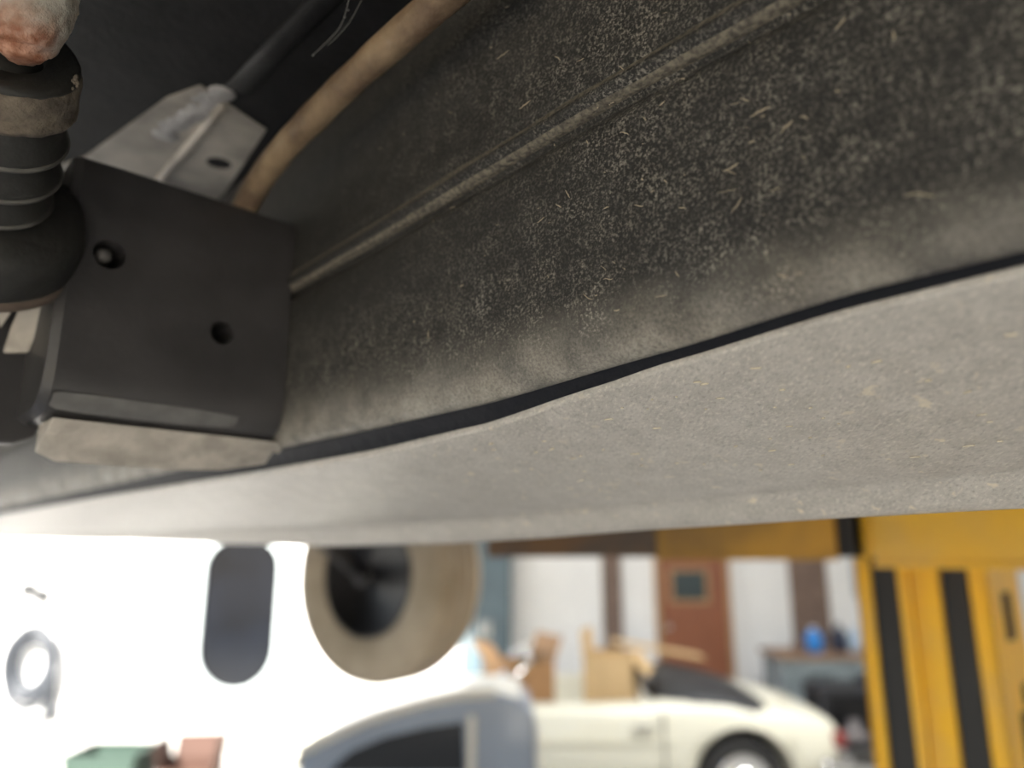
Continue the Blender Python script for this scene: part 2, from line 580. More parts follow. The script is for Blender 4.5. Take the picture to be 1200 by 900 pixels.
rail = obj('frame_rail', bm, M['under'], car, loc=P(0.3, 0.2, 0.060))
obj('ridge_bead', loft(bmesh.new(), bead, closed=False), M['bead'], car)['label'] = 'dusty brown raised bead along the rail'
rail['label'] = 'black textured rail face with pale dust specks and a ridge'

# tan fibres and flecks stuck to the rail face
bm = bmesh.new()
for k in range(105):
    s = random.uniform(-0.02, 0.34); z = random.uniform(0.075, 0.245)
    if random.random() < 0.55:
        s, z = random.gauss(0.13, 0.05), random.gauss(0.125, 0.03)
    if z < 0.075: continue
    L = random.choice((0.0012, 0.002, 0.003, 0.004, 0.007)) * random.uniform(0.6, 1.3)
    a = random.gauss(0.35, 0.5)
    pts = []
    w = random.uniform(-1.6, 1.6)
    for i in range(6):
        t = i / 5 - 0.5
        pts.append(P(s + L * (t * math.cos(a)), 0.1993 - 0.0003 * random.random() + wob(s, z), z - L * (t * math.sin(a)) * -1 + L * 0.25 * w * (t * t) + random.uniform(-1, 1) * L * 0.05))
    r0 = random.uniform(0.00008, 0.00022)
    tube(bm, pts, [r0 * 0.5, r0, r0 * 1.3, r0, r0 * 0.9, r0 * 0.4], 5)
tag(obj('dust_fibre', bm, M['fleck'], car), 'pale tan dust fibres stuck to the black rail', kind='stuff')

# seam sealer between rail and sill
bm = bmesh.new()
rings = []
for s in ss:
    g, p = lerp(T_ROLL, s), lerp(T_LIP, s)
    rings.append([P(s, 0.2100, g + 0.004), P(s, 0.2108, g + 0.0055), P(s, 0.2135, (g + p) / 2 + 0.006), P(s, 0.2165, (g + p) / 2 + 0.0035), P(s, 0.2192, p + 0.0012), P(s, 0.222, p + 0.001)])
loft(bm, rings, closed=False)
obj('seam_sealer', bm, M['seam'], car)['label'] = 'glossy black seam groove along the grey sill'

# grey sill underside
bm = bmesh.new()
rings = []
for s in ss:
    p, c, o = lerp(T_LIP, s), lerp(T_CREASE, s), lerp(T_OUT, s)
    jag = 0.0005 * noise.noise(Vector((s * 120, 0, 0)))
    prof = [(0.2200, p + 0.008), (0.2186, p + 0.003), (0.2180, p + jag), (0.2192, p - 0.0008 + jag * 0.5)]
    for k in range(1, 10):
        t = k / 10
        prof.append((0.2192 + (0.331 - 0.2192) * t, p - 0.0008 + (c - p + 0.0008) * t - 0.0018 * math.sin(math.pi * t)))
    prof += [(0.331, c + 0.0002), (0.336, c - 0.0002), (0.3405, c - (c - o) * 0.12), (0.346, c - (c - o) * 0.42), (0.352, c - (c - o) * 0.78), (0.357, o + 0.0006), (0.3605, o), (0.3632, o + 0.003), (0.364, o + 0.01), (0.362, 0.10), (0.32, 0.18)]
    rings.append([P(s, l, z + wob(s * 0.5, l, 0.0006)) for l, z in prof])
loft(bm, rings, closed=False)
obj('sill_cover', bm, M['sill'], car)['label'] = 'pale grey dust-scratched sill underside'

# flecks of dried mud on the sill
bm = bmesh.new()
for k in range(70):
    s, l = random.uniform(0.03, 0.30), random.uniform(0.224, 0.31)
    p, c = lerp(T_LIP, s), lerp(T_CREASE, s)
    t = (l - 0.2192) / (0.331 - 0.2192)
    z = p + (c - p) * t - 0.0018 * math.sin(math.pi * t) - 0.0008
    r = random.uniform(0.0004, 0.0013)
    o = P(s, l, z + 0.0001)
    a = random.uniform(-0.6, 0.9)
    u = (D * math.cos(a) + N * math.sin(a)) * r * random.uniform(1, 2.6)
    v = (N * math.cos(a) - D * math.sin(a)) * r * random.uniform(0.5, 0.9)
    ring = [o + u * math.cos(q * math.pi / 4) * random.uniform(.7, 1.1) + v * math.sin(q * math.pi / 4) * random.uniform(.7, 1.1) for q in range(8)]
    prism(bm, ring, (0, 0, -0.0003))
tag(obj('mud_fleck', bm, M['mud'], car), 'pale dried mud flecks on the grey sill', kind='stuff')

# floor pan overhead
pan = obj('floor_pan', loft(bmesh.new(), [[P(s, l, z) for l, z in ((-0.5, 0.272), (0.02, 0.272), (0.30, 0.272), (1.5, 0.272), (1.5, 0.29), (-0.5, 0.29))] for s in (-0.9, 0, 0.6, 2.9)]), M['black'], car, smooth=False)
rb = bmesh.new()
loft(rb, [[P(s, l, 0.272 - h * (0.1 if s > 0.38 else 1)) for l, h in ((0.146, -0.002), (0.148, 0.003), (0.151, 0.0042), (0.158, 0.003), (0.164, -0.002))] for s in (-0.3, 0.0, 0.2, 0.34, 0.40)])
obj('stiffening_rib', rb, M['black'], car)
# outer sill on the far side, resting on the lift pads
obj('outer_sill', loft(bmesh.new(), [[P(s, l, z) for l, z in ((1.16, 0.095), (1.30, 0.095), (1.36, 0.14), (1.36, 0.28), (1.16, 0.28))] for s in (-1.2, 0, 1.52)]), M['black'], car, smooth=False)

# pale primer patch with its bead, sealant and drain hole
zp = 0.2712
KF = 1.085
patch_o = [(s * KF, l * KF) for s, l in ((0.60, 0.060), (0.505, 0.102), (0.40, 0.117), (0.376, 0.126), (0.392, 0.172), (0.60, 0.206))]
pt = obj('primer_plate', prism(bmesh.new(), [P(s, l, zp) for s, l in patch_o], (0, 0, 0.0012)), M['primer'], car, smooth=False)
hb = bmesh.new(); lathe(hb, P(0.451 * KF, 0.168 * KF, zp - 0.01), (0, 0, 1), [(0.0085, 0), (0.0085, 0.02)], 20)
cut(pt, hb)
pt['label'] = 'pale primer plate with a round drain hole'
bm = bmesh.new()
tube(bm, [P(s * KF, l * KF, zp - 0.0005) for s, l in ((0.535, 0.150), (0.50, 0.1475), (0.45, 0.1455), (0.40, 0.1435), (0.385, 0.142))], 0.0032, 8)
obj('pressed_bead', bm, M['primer'], car)
bm = bmesh.new()
for k in range(26):
    t = k / 25
    o = P((0.44 - 0.055 * t) * KF + random.gauss(0, 0.006), (0.131 + 0.004 * t) * KF + random.gauss(0, 0.003), zp + 0.001)
    bmesh.ops.create_icosphere(bm, subdivisions=2, radius=random.uniform(0.005, 0.009), matrix=Matrix.Translation(o) @ Matrix.Diagonal((1, 1, 0.25, 1)))
obj('sealant_smear', bm, M['sealant'], car)['label'] = 'lumpy light grey sealant smear'
bm = bmesh.new(); lathe(bm, P(0.425, 0.172, 0.188), (0, 0, 1), [(0.001, -0.006), (0.005, -0.0055), (0.006, 0), (0.006, 0.006)], 12)
obj('pale_clip', bm, M['primer'], car)

# brown pipe running along the top of the rail
pp = catmull([P(-0.35, 0.170, 0.236), P(0.0, 0.170, 0.236), P(0.15, 0.170, 0.2365), P(0.264, 0.170, 0.2340), P(0.327, 0.170, 0.2289), P(0.375, 0.170, 0.2207), P(0.411, 0.170, 0.2042), P(0.435, 0.170, 0.185), P(0.445, 0.17, 0.16)], 10)
pr = [0.0076 + 0.0007 * noise.noise(p * 55) for p in pp]
obj('brake_pipe', tube(bmesh.new(), pp, pr, 18), M['pipe'], car)['label'] = 'brown scabby coated pipe'

# cobweb threads
bm = bmesh.new()
a = [at(410, -5, 0.34), at(404, 18, 0.345), at(396, 35, 0.35), at(380, 52, 0.355), at(366, 65, 0.365)]
tube(bm, catmull(a, 5), 0.0001, 5)
a = [at(426, -5, 0.34), at(412, 22, 0.345), at(398, 40, 0.35), at(384, 53, 0.355)]
tube(bm, catmull(a, 5), 0.00008, 5)
for k in range(5):
    bmesh.ops.create_icosphere(bm, subdivisions=1, radius=0.0004, matrix=Matrix.Translation(at(*random.choice(((408, 12), (404, 20), (398, 38), (367, 65))), 0.35)))
obj('cobweb', bm, M['web'], car)

# crossmember: charcoal box with two holes, a rolled bottom lip and a dusty flange
cm = [(0.203, 0.195)]
ring = lambda s, l: P(s, l, 0)
bm = bmesh.new()
prof = [(0.402, 0.200), (0.400, 0.196), (0.400, 0.17), (0.400, 0.14), (0.400, 0.11), (0.400, 0.088), (0.4006, 0.081), (0.4030, 0.0745), (0.408, 0.0695), (0.415, 0.0665), (0.424, 0.0655), (0.470, 0.0655), (0.470, 0.200)]
ls = [0.078, 0.082, 0.10, 0.14, 0.18, 0.195, 0.1995]
rr = []
for i, l in enumerate(ls):
    e = {0: 0.004, 1: 0.001}.get(i, 0.0)
    rr.append([P(s + e, l, z + (e if z < 0.09 else 0)) for s, z in prof])
loft(bm, rr)
cmo = obj('crossmember', bm, M['cross'], car, smooth=False)
h1 = bmesh.new(); lathe(h1, P(0.39, 0.0985, 0.1505), D, [(0.0078, 0), (0.0078, 0.04)], 24)
h2 = bmesh.new(); lathe(h2, P(0.39, 0.160, 0.1215), D, [(0.0068, 0), (0.0068, 0.04)], 24)
cut(cmo, h1, h2)
for p in cmo.data.polygons:
    p.use_smooth = True
cmo.data.set_sharp_from_angle(angle=math.radians(28))
cmo['label'] = 'charcoal crossmember box face with two round holes'
bm = bmesh.new()  # pale strip that paints the highlight onto the rolled lip
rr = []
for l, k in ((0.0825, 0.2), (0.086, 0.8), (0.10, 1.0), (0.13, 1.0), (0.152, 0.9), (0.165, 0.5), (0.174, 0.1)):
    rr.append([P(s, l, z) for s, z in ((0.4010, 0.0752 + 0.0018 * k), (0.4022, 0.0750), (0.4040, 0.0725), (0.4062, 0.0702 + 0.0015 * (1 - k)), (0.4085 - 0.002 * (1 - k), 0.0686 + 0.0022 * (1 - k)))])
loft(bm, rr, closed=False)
obj('lip_highlight', bm, mat('lip_highlight_paint', (0.15, 0.147, 0.142), 0.3, var=0.3, vscale=70), cmo)['label'] = 'pale strip painted as a highlight along the bottom edge of the crossmember'
hb = bmesh.new(); lathe(hb, P(0.425, 0.0975, 0.1515), -D, [(0.0042, 0), (0.0042, 0.018), (0.003, 0.021), (0.0008, 0.022)], 16)
obj('bolt', hb, M['drum'], cmo)
bm = bmesh.new()
loft(bm, [[P(0.4115, l, 0.0655), P(0.412, l, 0.0652), P(0.418, l, 0.060), P(0.4265, l, 0.0535 + e), P(0.436, l, 0.0470 + e), P(0.440, l, 0.0475 + e), P(0.440, l, 0.0655)] for l, e in ((0.086, 0.004), (0.095, 0), (0.12, 0), (0.15, 0), (0.18, 0.002), (0.208, 0.008))])
obj('lower_flange', bm, M['dustflange'], cmo, bevel=0.0008)['label'] = 'dust-covered pale flange below the crossmember'

# strut bracket at the left with its pale tab
bm = bmesh.new()
so = [(l * 1.165, z * 1.165) for l, z in [(0.078, 0.182), (0.081, 0.12), (0.082, 0.076), (0.0805, 0.060), (0.077, 0.0515), (0.070, 0.0480), (0.050, 0.0475), (-0.04, 0.0475), (-0.08, 0.06), (-0.08, 0.182)]]
prism(bm, [P(0.452, l - 0.003, z) for l, z in so], D * 0.006)
obj('strut_bracket', bm, M['cross'], car, smooth=False, bevel=0.0015)
bm = bmesh.new()
ta = [at(*q, 0.385) for q in ((4, 413), (34, 413), (50, 372), (56, 352), (53, 343), (46, 339), (37, 341), (27, 353), (14, 382))]
prism(bm, ta, D * 0.004)
obj('bracket_tab', bm, M['dustflange'], car, smooth=False, bevel=0.001)['label'] = 'pale finger-shaped tab'
bm = bmesh.new()
prism(bm, [at(*q, 0.387) for q in ((-30, 420), (0, 385), (22, 352), (10, 356), (-30, 372))], D * 0.003)
obj('bracket_tab', bm, M['dustflange'], car, smooth=False)

# rubber gaiter: collar, three bellows rings, base cup, corroded stud
A = Vector((0.525, 0.56, -0.635)).normalized()
cP, sP = math.cos(PITCH), math.sin(PITCH)
AX = Vector((A.x, A.z * cP - A.y * sP, A.z * sP + A.y * cP))     # camera (right, up, forward) -> world
T0 = at(10, 57, 0.29)


def G(h):
    return T0 - AX * h


gt = obj('gaiter', lathe(bmesh.new(), T0, -AX, [(0.0125, 0.004), (0.0135, 0.02), (0.0155, 0.03), (0.0165, 0.06), (0.0165, 0.085)], 48), M['rubber'], car)
gt['label'] = 'ribbed black rubber gaiter with stacked rings'
bm = bmesh.new()
lathe(bm, T0, -AX, [(0.0115, 0.006), (0.013, 0.001), (0.0225, 0.0), (0.0245, 0.0006), (0.0252, 0.002), (0.0252, 0.0045)], 64, caps=False)
obj('top_face', bm, M['rubber'], gt)
bm = bmesh.new()
prof = [(0.0250, 0.002), (0.0258, 0.003), (0.0262, 0.007), (0.0262, 0.013), (0.0258, 0.0165), (0.0266, 0.0178), (0.0268, 0.0195), (0.0260, 0.0212), (0.0225, 0.0215)]
lathe(bm, T0, -AX, prof, 72, caps=False)
for v in bm.verts:
    rad = (v.co - T0) + AX * ((T0 - v.co).dot(AX))
    v.co += rad.normalized() * (0.0007 * noise.noise(v.co * 260) + 0.0005 * noise.noise(v.co * 90)) - AX * 0.0006 * noise.noise(v.co * 140)
obj('dusty_collar', bm, M['collar'], gt)['label'] = 'collar caked with brown dust'
for h0, h1, r0, r1 in ((0.0215, 0.0405, 0.0210, 0.0250), (0.0405, 0.0592, 0.0195, 0.0246), (0.0592, 0.0765, 0.0180, 0.0232)):
    bm = bmesh.new()
    lathe(bm, T0, -AX, [(0.0165, h0 - 0.001), (r0, h0), (r0 + 0.0015, h0 + 0.006), (r1, h1 - 0.004), (r1 + 0.0006, h1 - 0.0012), (r1, h1), (0.0165, h1 + 0.0005)], 64, caps=False)
    rg = obj('bellows_ring', bm, M['rubber'], gt)
    bm = bmesh.new()
    lathe(bm, T0, -AX, [(r1 - 0.0004, h1 - 0.0024), (r1 + 0.0006, h1 - 0.0022), (r1 + 0.0011, h1 - 0.0008), (r1 + 0.0005, h1 + 0.0004), (r1 - 0.003, h1 + 0.0006)], 64, caps=False)
    obj('ring_edge', bm, M['lip'], gt)
bm = bmesh.new()
lathe(bm, T0, -AX, [(0.0165, 0.080), (0.033, 0.0825), (0.0385, 0.087), (0.0402, 0.098), (0.0405, 0.109), (0.039, 0.113), (0.02, 0.114)], 64, caps=False)
obj('base_cup', bm, M['rubber'], gt)
bm = bmesh.new()
lathe(bm, T0, -AX, [(0.0402, 0.107), (0.0413, 0.109), (0.0415, 0.113), (0.039, 0.1155), (0.033, 0.116)], 64, caps=False)
obj('cup_edge', bm, mat('brown_dusty_edge', (0.115, 0.085, 0.065), 0.8, var=0.4, vscale=80), gt)

# clump of grit on the collar edge
bm = bmesh.new()
for k in range(12):
    o = at(88 + random.gauss(0, 2.0), 96 + random.gauss(0, 5), 0.297)
    bmesh.ops.create_icosphere(bm, subdivisions=1, radius=random.uniform(0.0003, 0.0010), matrix=Matrix.Translation(o) @ Matrix.Diagonal((1, .8, 1.3, 1)))
obj('grit_clump', bm, M['collar'], gt)

# corroded stud
bm = bmesh.new()
st = [at(26, 74, 0.284), at(26, 70, 0.284), at(26, 62, 0.283), at(27, 48, 0.282), at(29, 28, 0.280), at(32, 4, 0.279), at(36, -30, 0.278), at(42, -90, 0.275)]
sr = [0.002, 0.0055, 0.0090, 0.0118, 0.0140, 0.0158, 0.0168, 0.0170]
pts, rad = [], []
for i in range(len(st) - 1):
    for k in range(6):
        t = k / 6
        pts.append(st[i].lerp(st[i + 1], t)); rad.append(sr[i] * (1 - t) + sr[i + 1] * t)
tube(bm, pts, rad, 56)
for v in bm.verts:
    v.co += Vector((v.co.x - at(28, 40, .28).x, 0, 0)).normalized() * (0.0011 * noise.noise(v.co * 130) + 0.0008 * noise.noise(v.co * 320))
    v.co.y -= 0.0013 * noise.noise(v.co * 180) + 0.0006 * noise.noise(v.co * 420)
obj('stud', bm, M['stud'], car)['label'] = 'pale corroded stud with a rusty pink tip'

# the wheel hanging beyond
w0 = at(428, 675, 2.2)
wa = Vector((-0.56, -0.83, 0)).normalized()
wh = bpy.data.objects.new('wheel', None); COL.objects.link(wh); wh.location = w0 - Vector(car.location); wh.parent = car
wh['label'] = 'dusty tan road wheel hanging below the car'
tp = [(0.172, -0.012), (0.180, -0.002), (0.200, 0.006), (0.235, 0.012), (0.268, 0.010), (0.290, 0.0), (0.302, -0.012), (0.308, -0.03)]
for g in (-0.05, -0.085, -0.12):
    tp += [(0.310, g + 0.008), (0.303, g + 0.004), (0.303, g - 0.004), (0.310, g - 0.008)]
tp += [(0.308, -0.15), (0.302, -0.168), (0.290, -0.18), (0.24, -0.192), (0.18, -0.182), (0.172, -0.17)]
obj('tire', lathe(bmesh.new(), w0, wa, tp, 72, caps=False), M['tire'], wh)
obj('rim', lathe(bmesh.new(), w0, wa, [(0.180, -0.004), (0.172, -0.002), (0.165, -0.012), (0.158, -0.03), (0.150, -0.06), (0.148, -0.12), (0.10, -0.135), (0.02, -0.135)], 56), M['rim'], wh)
obj('brake_drum', lathe(bmesh.new(), w0, wa, [(0.115, -0.13), (0.118, -0.06), (0.112, -0.045), (0.06, -0.04), (0.05, -0.02), (0.03, -0.015)], 48), M['drum'], wh)
bm = bmesh.new(); tube(bm, [w0 + wa * 0.02, w0 - wa * 0.04], 0.028, 16); tube(bm, [w0 + wa * 0.005, w0 + wa * 0.10 + Vector((0, 0, 0.06)), w0 + wa * 0.30 + Vector((0, 0, 0.16)), w0 + wa * 0.45 + Vector((0, 0, 0.27))], 0.022, 12)
obj('axle_arm', bm, M['rim'], wh)

# ------------------------------------------------------------------ the lift
O = at(1005, 700, 1.66)
O = Vector((O.x, O.y, 0))
U, V, ZZ = -D, N, Vector((0, 0, 1))
lift = empty('car_lift', O + U * 0.13 + V * 0.14, 'yellow two-post car lift column with black guard strips and arms', 'car lift')


def lb(name, u0, u1, v0, v1, z0, z1, m, parent=lift, bevel=0.003, bm=None):
    b = box(bm or bmesh.new(), O + U * ((u0 + u1) / 2) + V * ((v0 + v1) / 2) + ZZ * ((z0 + z1) / 2), (u1 - u0, v1 - v0, z1 - z0), (U, V, ZZ))
    return obj(name, b, m, parent, smooth=False, bevel=bevel) if name else b


HT = 3.3
b = bmesh.new()
for args in ((0, 0.008, 0, 0.23), (0.252, 0.26, 0, 0.23), (0, 0.26, 0.222, 0.23), (0, 0.030, 0, 0.008), (0.226, 0.26, 0, 0.008)):
    lb(None, *args, 0.02, HT, None, bm=b)
col = obj('column', b, M['yellow'], lift, smooth=False)
lb('base_plate', -0.10, 0.36, -0.12, 0.40, 0.0, 0.02, M['yellow'])
lb('guard_strip', 0.032, 0.084, 0.004, 0.02, 0.02, CAM_Z - 0.005, M['guard'])
lb('guard_strip', 0.172, 0.222, 0.004, 0.02, 0.02, CAM_Z - 0.012, M['guard'])
cb = bmesh.new()
for a, c, v in ((0.086, 0.108, 0.004), (0.110, 0.130, 0.012), (0.132, 0.168, 0.002)):
    lb(None, a, c, v, 0.21, 0.25, 2.3, None, bm=cb)
obj('carriage', cb, M['yellow'], lift, smooth=False, bevel=0.003)
for v0, v1, z0, z1 in ((0.08, 0.14, CAM_Z - 0.17, CAM_Z - 0.075), (0.14, 0.18, CAM_Z - 0.30, CAM_Z - 0.26), (0.10, 0.16, CAM_Z - 0.41, CAM_Z - 0.31), (0.09, 0.16, CAM_Z - 0.60, CAM_Z - 0.50)):
    lb('latch_slot', 0.2595, 0.262, v0, v1, z0, z1, M['hole'], bevel=0)
# carriage head and the near swing arm
zc = CAM_Z - 0.024
lb('carriage_head', 0.036, 0.235, -0.035, 0.002, zc + 0.02, zc + 0.15, M['yellow'])
kb = bmesh.new(); k0 = O + U * 0.075 + V * -0.06 + ZZ * zc
lathe(kb, k0 + ZZ * 0.025, ZZ, [(0.022, 0), (0.026, 0.004), (0.026, 0.09), (0.02, 0.1)], 20)
obj('pivot_pin', kb, M['yellow'], lift)


def arm(name, a, b, w, h, m, z, parent=lift, flange=0.0):
    a, b = Vector(a), Vector(b)
    t = (b - a).normalized(); p = Vector((-t.y, t.x, 0))
    c = (a + b) / 2; c.z = z + h / 2
    bb = box(bmesh.new(), c, ((b - a).length, w, h), (t, p, ZZ))
    o = obj(name, bb, m, parent, smooth=False, bevel=0.004)
    if flange:
        c2 = c.copy(); c2.z = z + 0.006
        obj(name + '_flange', box(bmesh.new(), c2, ((b - a).length, w + flange, 0.012), (t, p, ZZ)), m, o, smooth=False, bevel=0.002)
    return o


h0 = O + U * 0.09 + V * -0.075
lbk = O + U * -0.015 + V * -0.075
a1 = arm('swing_arm', O + U * 0.118 + V * -0.10, O + U * 0.95 + V * -0.42, 0.10, 0.12, M['yellow'], zc, flange=0.012)
lb('arm_restraint', -0.024, 0.034, -0.075, -0.01, zc + 0.02, zc + 0.13, M['guard'])
E1 = at(770, 640, 1.74); E0 = at(575, 645, 1.86)
S0 = O + U * -0.022 + V * -0.05
a2 = arm('swing_arm', (S0.x, S0.y, 0), (E1.x, E1.y, 0), 0.08, 0.105, M['grimy'], CAM_Z - 0.010, flange=0.01)
a3 = arm('extension_arm', (E1.x + 0.12 * (S0.x - E1.x), E1.y + 0.12 * (S0.y - E1.y), 0), (E0.x, E0.y, 0), 0.06, 0.075, M['armdark'], CAM_Z - 0.004)
pb = bmesh.new(); lathe(pb, (E0.x + 0.04, E0.y, CAM_Z + 0.071), ZZ, [(0.03, 0), (0.03, 0.008), (0.06, 0.012), (0.062, 0.024)], 28)
obj('lift_pad', pb, M['guard'], lift)

# ------------------------------------------------------------------ parked cars
def body_loft(x0, stations, yc, sub=1):
    """stations: (x, half width, bottom z, belt z, crown) ; car lies along X, middle at yc"""
    rings = []
    for x, w, zb, zs, cr in stations:
        h = zs - zb
        half = [(w * 0.80, zb), (w * 0.97, zb + 0.07), (w, zb + h * 0.45), (w * 0.985, zb + h * 0.72), (w * 0.955, zs - 0.035), (w * 0.90, zs), (w * 0.5, zs + cr * 0.8), (0, zs + cr)]
        ring = [Vector((x0 + x, yc - a, z)) for a, z in half] + [Vector((x0 + x, yc + a, z)) for a, z in half[-2::-1]]
        rings.append(ring)
    return loft(bmesh.new(), rings)


def wheel_of(root, c, r, w, side, name='wheel'):
    c = Vector(c); ax = Vector((0, side, 0))
    e = bpy.data.objects.new(name, None); COL.objects.link(e); e.location = c - world_pos(root); e.parent = root
    obj('tire', lathe(bmesh.new(), c, ax, [(r * .62, 0), (r * .66, 0.012), (r * .85, 0.016), (r * .97, 0.002), (r, -0.03), (r, -w + .03), (r * .95, -w), (r * .62, -w)], 40, caps=False), M['tyreblack'], e)
    obj('hubcap', lathe(bmesh.new(), c, ax, [(r * .63, -0.03), (r * .63, 0.002), (r * .52, 0.006), (r * .46, -0.012), (r * .30, -0.012), (r * .26, 0.02), (r * .1, 0.035), (0.004, 0.037)], 40), M['chrome'], e)
    return e


# white open sports car behind
x0, yc, hwid = -1.87, 6.25, 0.82
wc = empty('white_car', (0.3, yc, 0), 'ivory white open sports car with boxes piled in its cabin', 'car')
st = [(0.0, .58, .34, .58, .02), (0.10, .70, .26, .64, .04), (0.45, .78, .18, .70, .05), (1.0, .81, .16, .745, .06), (1.55, .82, .16, .775, .06), (1.95, .82, .16, .785, .02), (2.35, .82, .16, .785, .01),
      (2.80, .82, .16, .80, .01), (3.05, .83, .16, .825, .02), (3.35, .83, .17, .815, .04), (3.70, .80, .20, .76, .05), (4.0, .74, .26, .70, .05), (4.15, .66, .33, .655, .03), (4.19, .58, .38, .62, .02)]
wbod = obj('body', body_loft(x0, st, yc), M['whitecar'], wc, subsurf=1)
fx, rx, wr = x0 + 0.72, x0 + 3.44, 0.30
cuts = []
for X in (fx, rx):
    c = bmesh.new(); lathe(c, (X, yc - 1.0, wr + 0.01), (0, 1, 0), [(wr + 0.055, 0), (wr + 0.055, 2.0)], 40); cuts.append(c)
cabin = bx(x0 + 1.98, x0 + 2.95, yc - 0.62, yc + 0.62, 0.42, 1.1)
cut(wbod, *cuts, cabin)
for p in wbod.data.polygons: p.use_smooth = True
for X in (fx, rx):
    well = bmesh.new(); lathe(well, (X, yc - 0.62, wr + 0.01), (0, 1, 0), [(wr + 0.06, -0.10), (wr + 0.05, 1.34)], 40, caps=False)
    obj('wheel_well', well, M['softtop'], wc)
    lip = bmesh.new()
    tube(lip, [(X + (wr + 0.06) * math.cos(a), yc - 0.805, wr + 0.01 + (wr + 0.06) * math.sin(a)) for a in [math.pi * k / 20 for k in range(21)]], 0.014, 8)
    obj('arch_lip', lip, M['whitecar'], wc)
    for s in (-1, 1):
        wheel_of(wc, (X, yc + s * 0.77, wr), wr, 0.18, s)
obj('cabin_tub', bx(x0 + 1.99, x0 + 2.94, yc - 0.615, yc + 0.615, 0.38, 0.44), M['softtop'], wc, smooth=False)
seam_m = mat('door_gap_rubber', (0.16, 0.15, 0.13), 0.7)
for X in (1.97, 2.90):
    obj('door_seam', box(bmesh.new(), (x0 + X, yc - 0.814, 0.50), (0.012, 0.02, 0.50)), seam_m, wc, smooth=False)
obj('crease_trim', bx(x0 + 1.15, x0 + 3.0, yc - 0.826, yc - 0.81, 0.565, 0.58), M['whitecar'], wc, smooth=False, bevel=0.004)
obj('door_handle', bx(x0 + 2.70, x0 + 2.84, yc - 0.84, yc - 0.80, 0.655, 0.675), M['chrome'], wc, smooth=False, bevel=0.006)
# folded black top, a long hump tapering rearwards
rings = []
for x, w, h in ((2.90, .60, .05), (2.98, .70, .11), (3.15, .76, .14), (3.35, .77, .13), (3.55, .77, .105), (3.74, .72, .07), (3.92, .64, .02)):
    zz = 0.80 - max(0, x - 3.2) * 0.17
    rings.append([Vector((x0 + x, yc + w * math.cos(a), zz - 0.01 + (h + 0.01) * math.sin(a) ** 0.7)) for a in [math.pi * k / 12 for k in range(13)]] + [Vector((x0 + x, yc - w, zz - 0.03)), Vector((x0 + x, yc + w, zz - 0.03))])
obj('folded_top', loft(bmesh.new(), rings), M['softtop'], wc)
wsb = bmesh.new()
for s in (-1, 1):
    tube(wsb, [(x0 + 1.72, yc + s * 0.70, 0.79), (x0 + 2.0, yc + s * 0.62, 1.06)], 0.018, 8)
tube(wsb, [(x0 + 2.0, yc - 0.62, 1.06), (x0 + 2.0, yc + 0.62, 1.06)], 0.018, 8)
obj('windscreen_frame', wsb, M['chrome'], wc)
prg = obj('windscreen', prism(bmesh.new(), [(x0 + 1.72, yc - 0.68, 0.79), (x0 + 1.72, yc + 0.68, 0.79), (x0 + 2.0, yc + 0.61, 1.05), (x0 + 2.0, yc - 0.61, 1.05)], (0.006, 0, 0.004)), mat('clear_windscreen', (0.75, 0.8, 0.8), 0.05), wc, smooth=False)
g = prg.data.materials[0].node_tree.nodes['Principled BSDF']; g.inputs['Transmission Weight'].default_value = 0.95
for s in (-1, 1):
    obj('tail_light', bx(x0 + 4.10, x0 + 4.19, yc + s * 0.60 - 0.09, yc + s * 0.60 + 0.09, 0.50, 0.60), M['red'], wc, smooth=False, bevel=0.02)
    hb = bmesh.new(); lathe(hb, (x0 + 0.06, yc + s * 0.52, 0.54), (-1, 0, 0), [(0.085, -0.05), (0.085, 0.03), (0.06, 0.05), (0.01, 0.06)], 24)
    obj('headlight', hb, M['chrome'], wc)
for X, s in ((x0 + 4.22, 1), (x0 - 0.04, -1)):
    bb = bmesh.new(); tube(bb, catmull([(X - s * 0.25, yc - 0.80, 0.42), (X - s * 0.02, yc - 0.66, 0.42), (X, yc, 0.42), (X - s * 0.02, yc + 0.66, 0.42), (X - s * 0.25, yc + 0.80, 0.42)], 6), 0.035, 10)
    obj('bumper', bb, M['chrome'], wc)

# blue grey coupe in front
bx0, byc, bw = -1.95, 3.95, 0.70
bc = empty('blue_grey_car', (-0.9, byc, 0), 'small blue-grey old car with a pale roof edge and dark side window', 'car')
st = [(0.36, .44, .34, .44, .01), (0.42, .56, .26, .50, .02), (0.55, .66, .20, .56, .03), (0.80, .69, .16, .66, .03), (1.0, .70, .16, .74, .02), (1.15, .70, .16, .79, .01), (1.5, .70, .16, .80, .01), (2.02, .70, .16, .80, .01), (2.06, .68, .2, .78, .01)]
bbod = obj('body', body_loft(bx0, st, byc), M['bluecar'], bc, subsurf=1)
bfx, brx = bx0 + 0.78, bx0 + 1.76
cuts = []
for X in (bfx, brx):
    c = bmesh.new(); lathe(c, (X, byc - 1.0, 0.24), (0, 1, 0), [(0.28, 0), (0.28, 2.0)], 40); cuts.append(c)
cut(bbod, *cuts)
for p in bbod.data.polygons: p.use_smooth = True
for X in (bfx, brx):
    for s in (-1, 1):
        wheel_of(bc, (X, byc + s * 0.64, 0.23), 0.23, 0.15, s)
    well = bmesh.new(); lathe(well, (X, byc - 0.58, 0.24), (0, 1, 0), [(0.285, 0), (0.285, 1.16)], 40, caps=False)
    obj('wheel_well', well, M['softtop'], bc)


def bz(px, py, y):                       # point of the near side, at its true distance
    r = at(px, py, 1) - CAM
    t = y / r.y
    return CAM + r * t


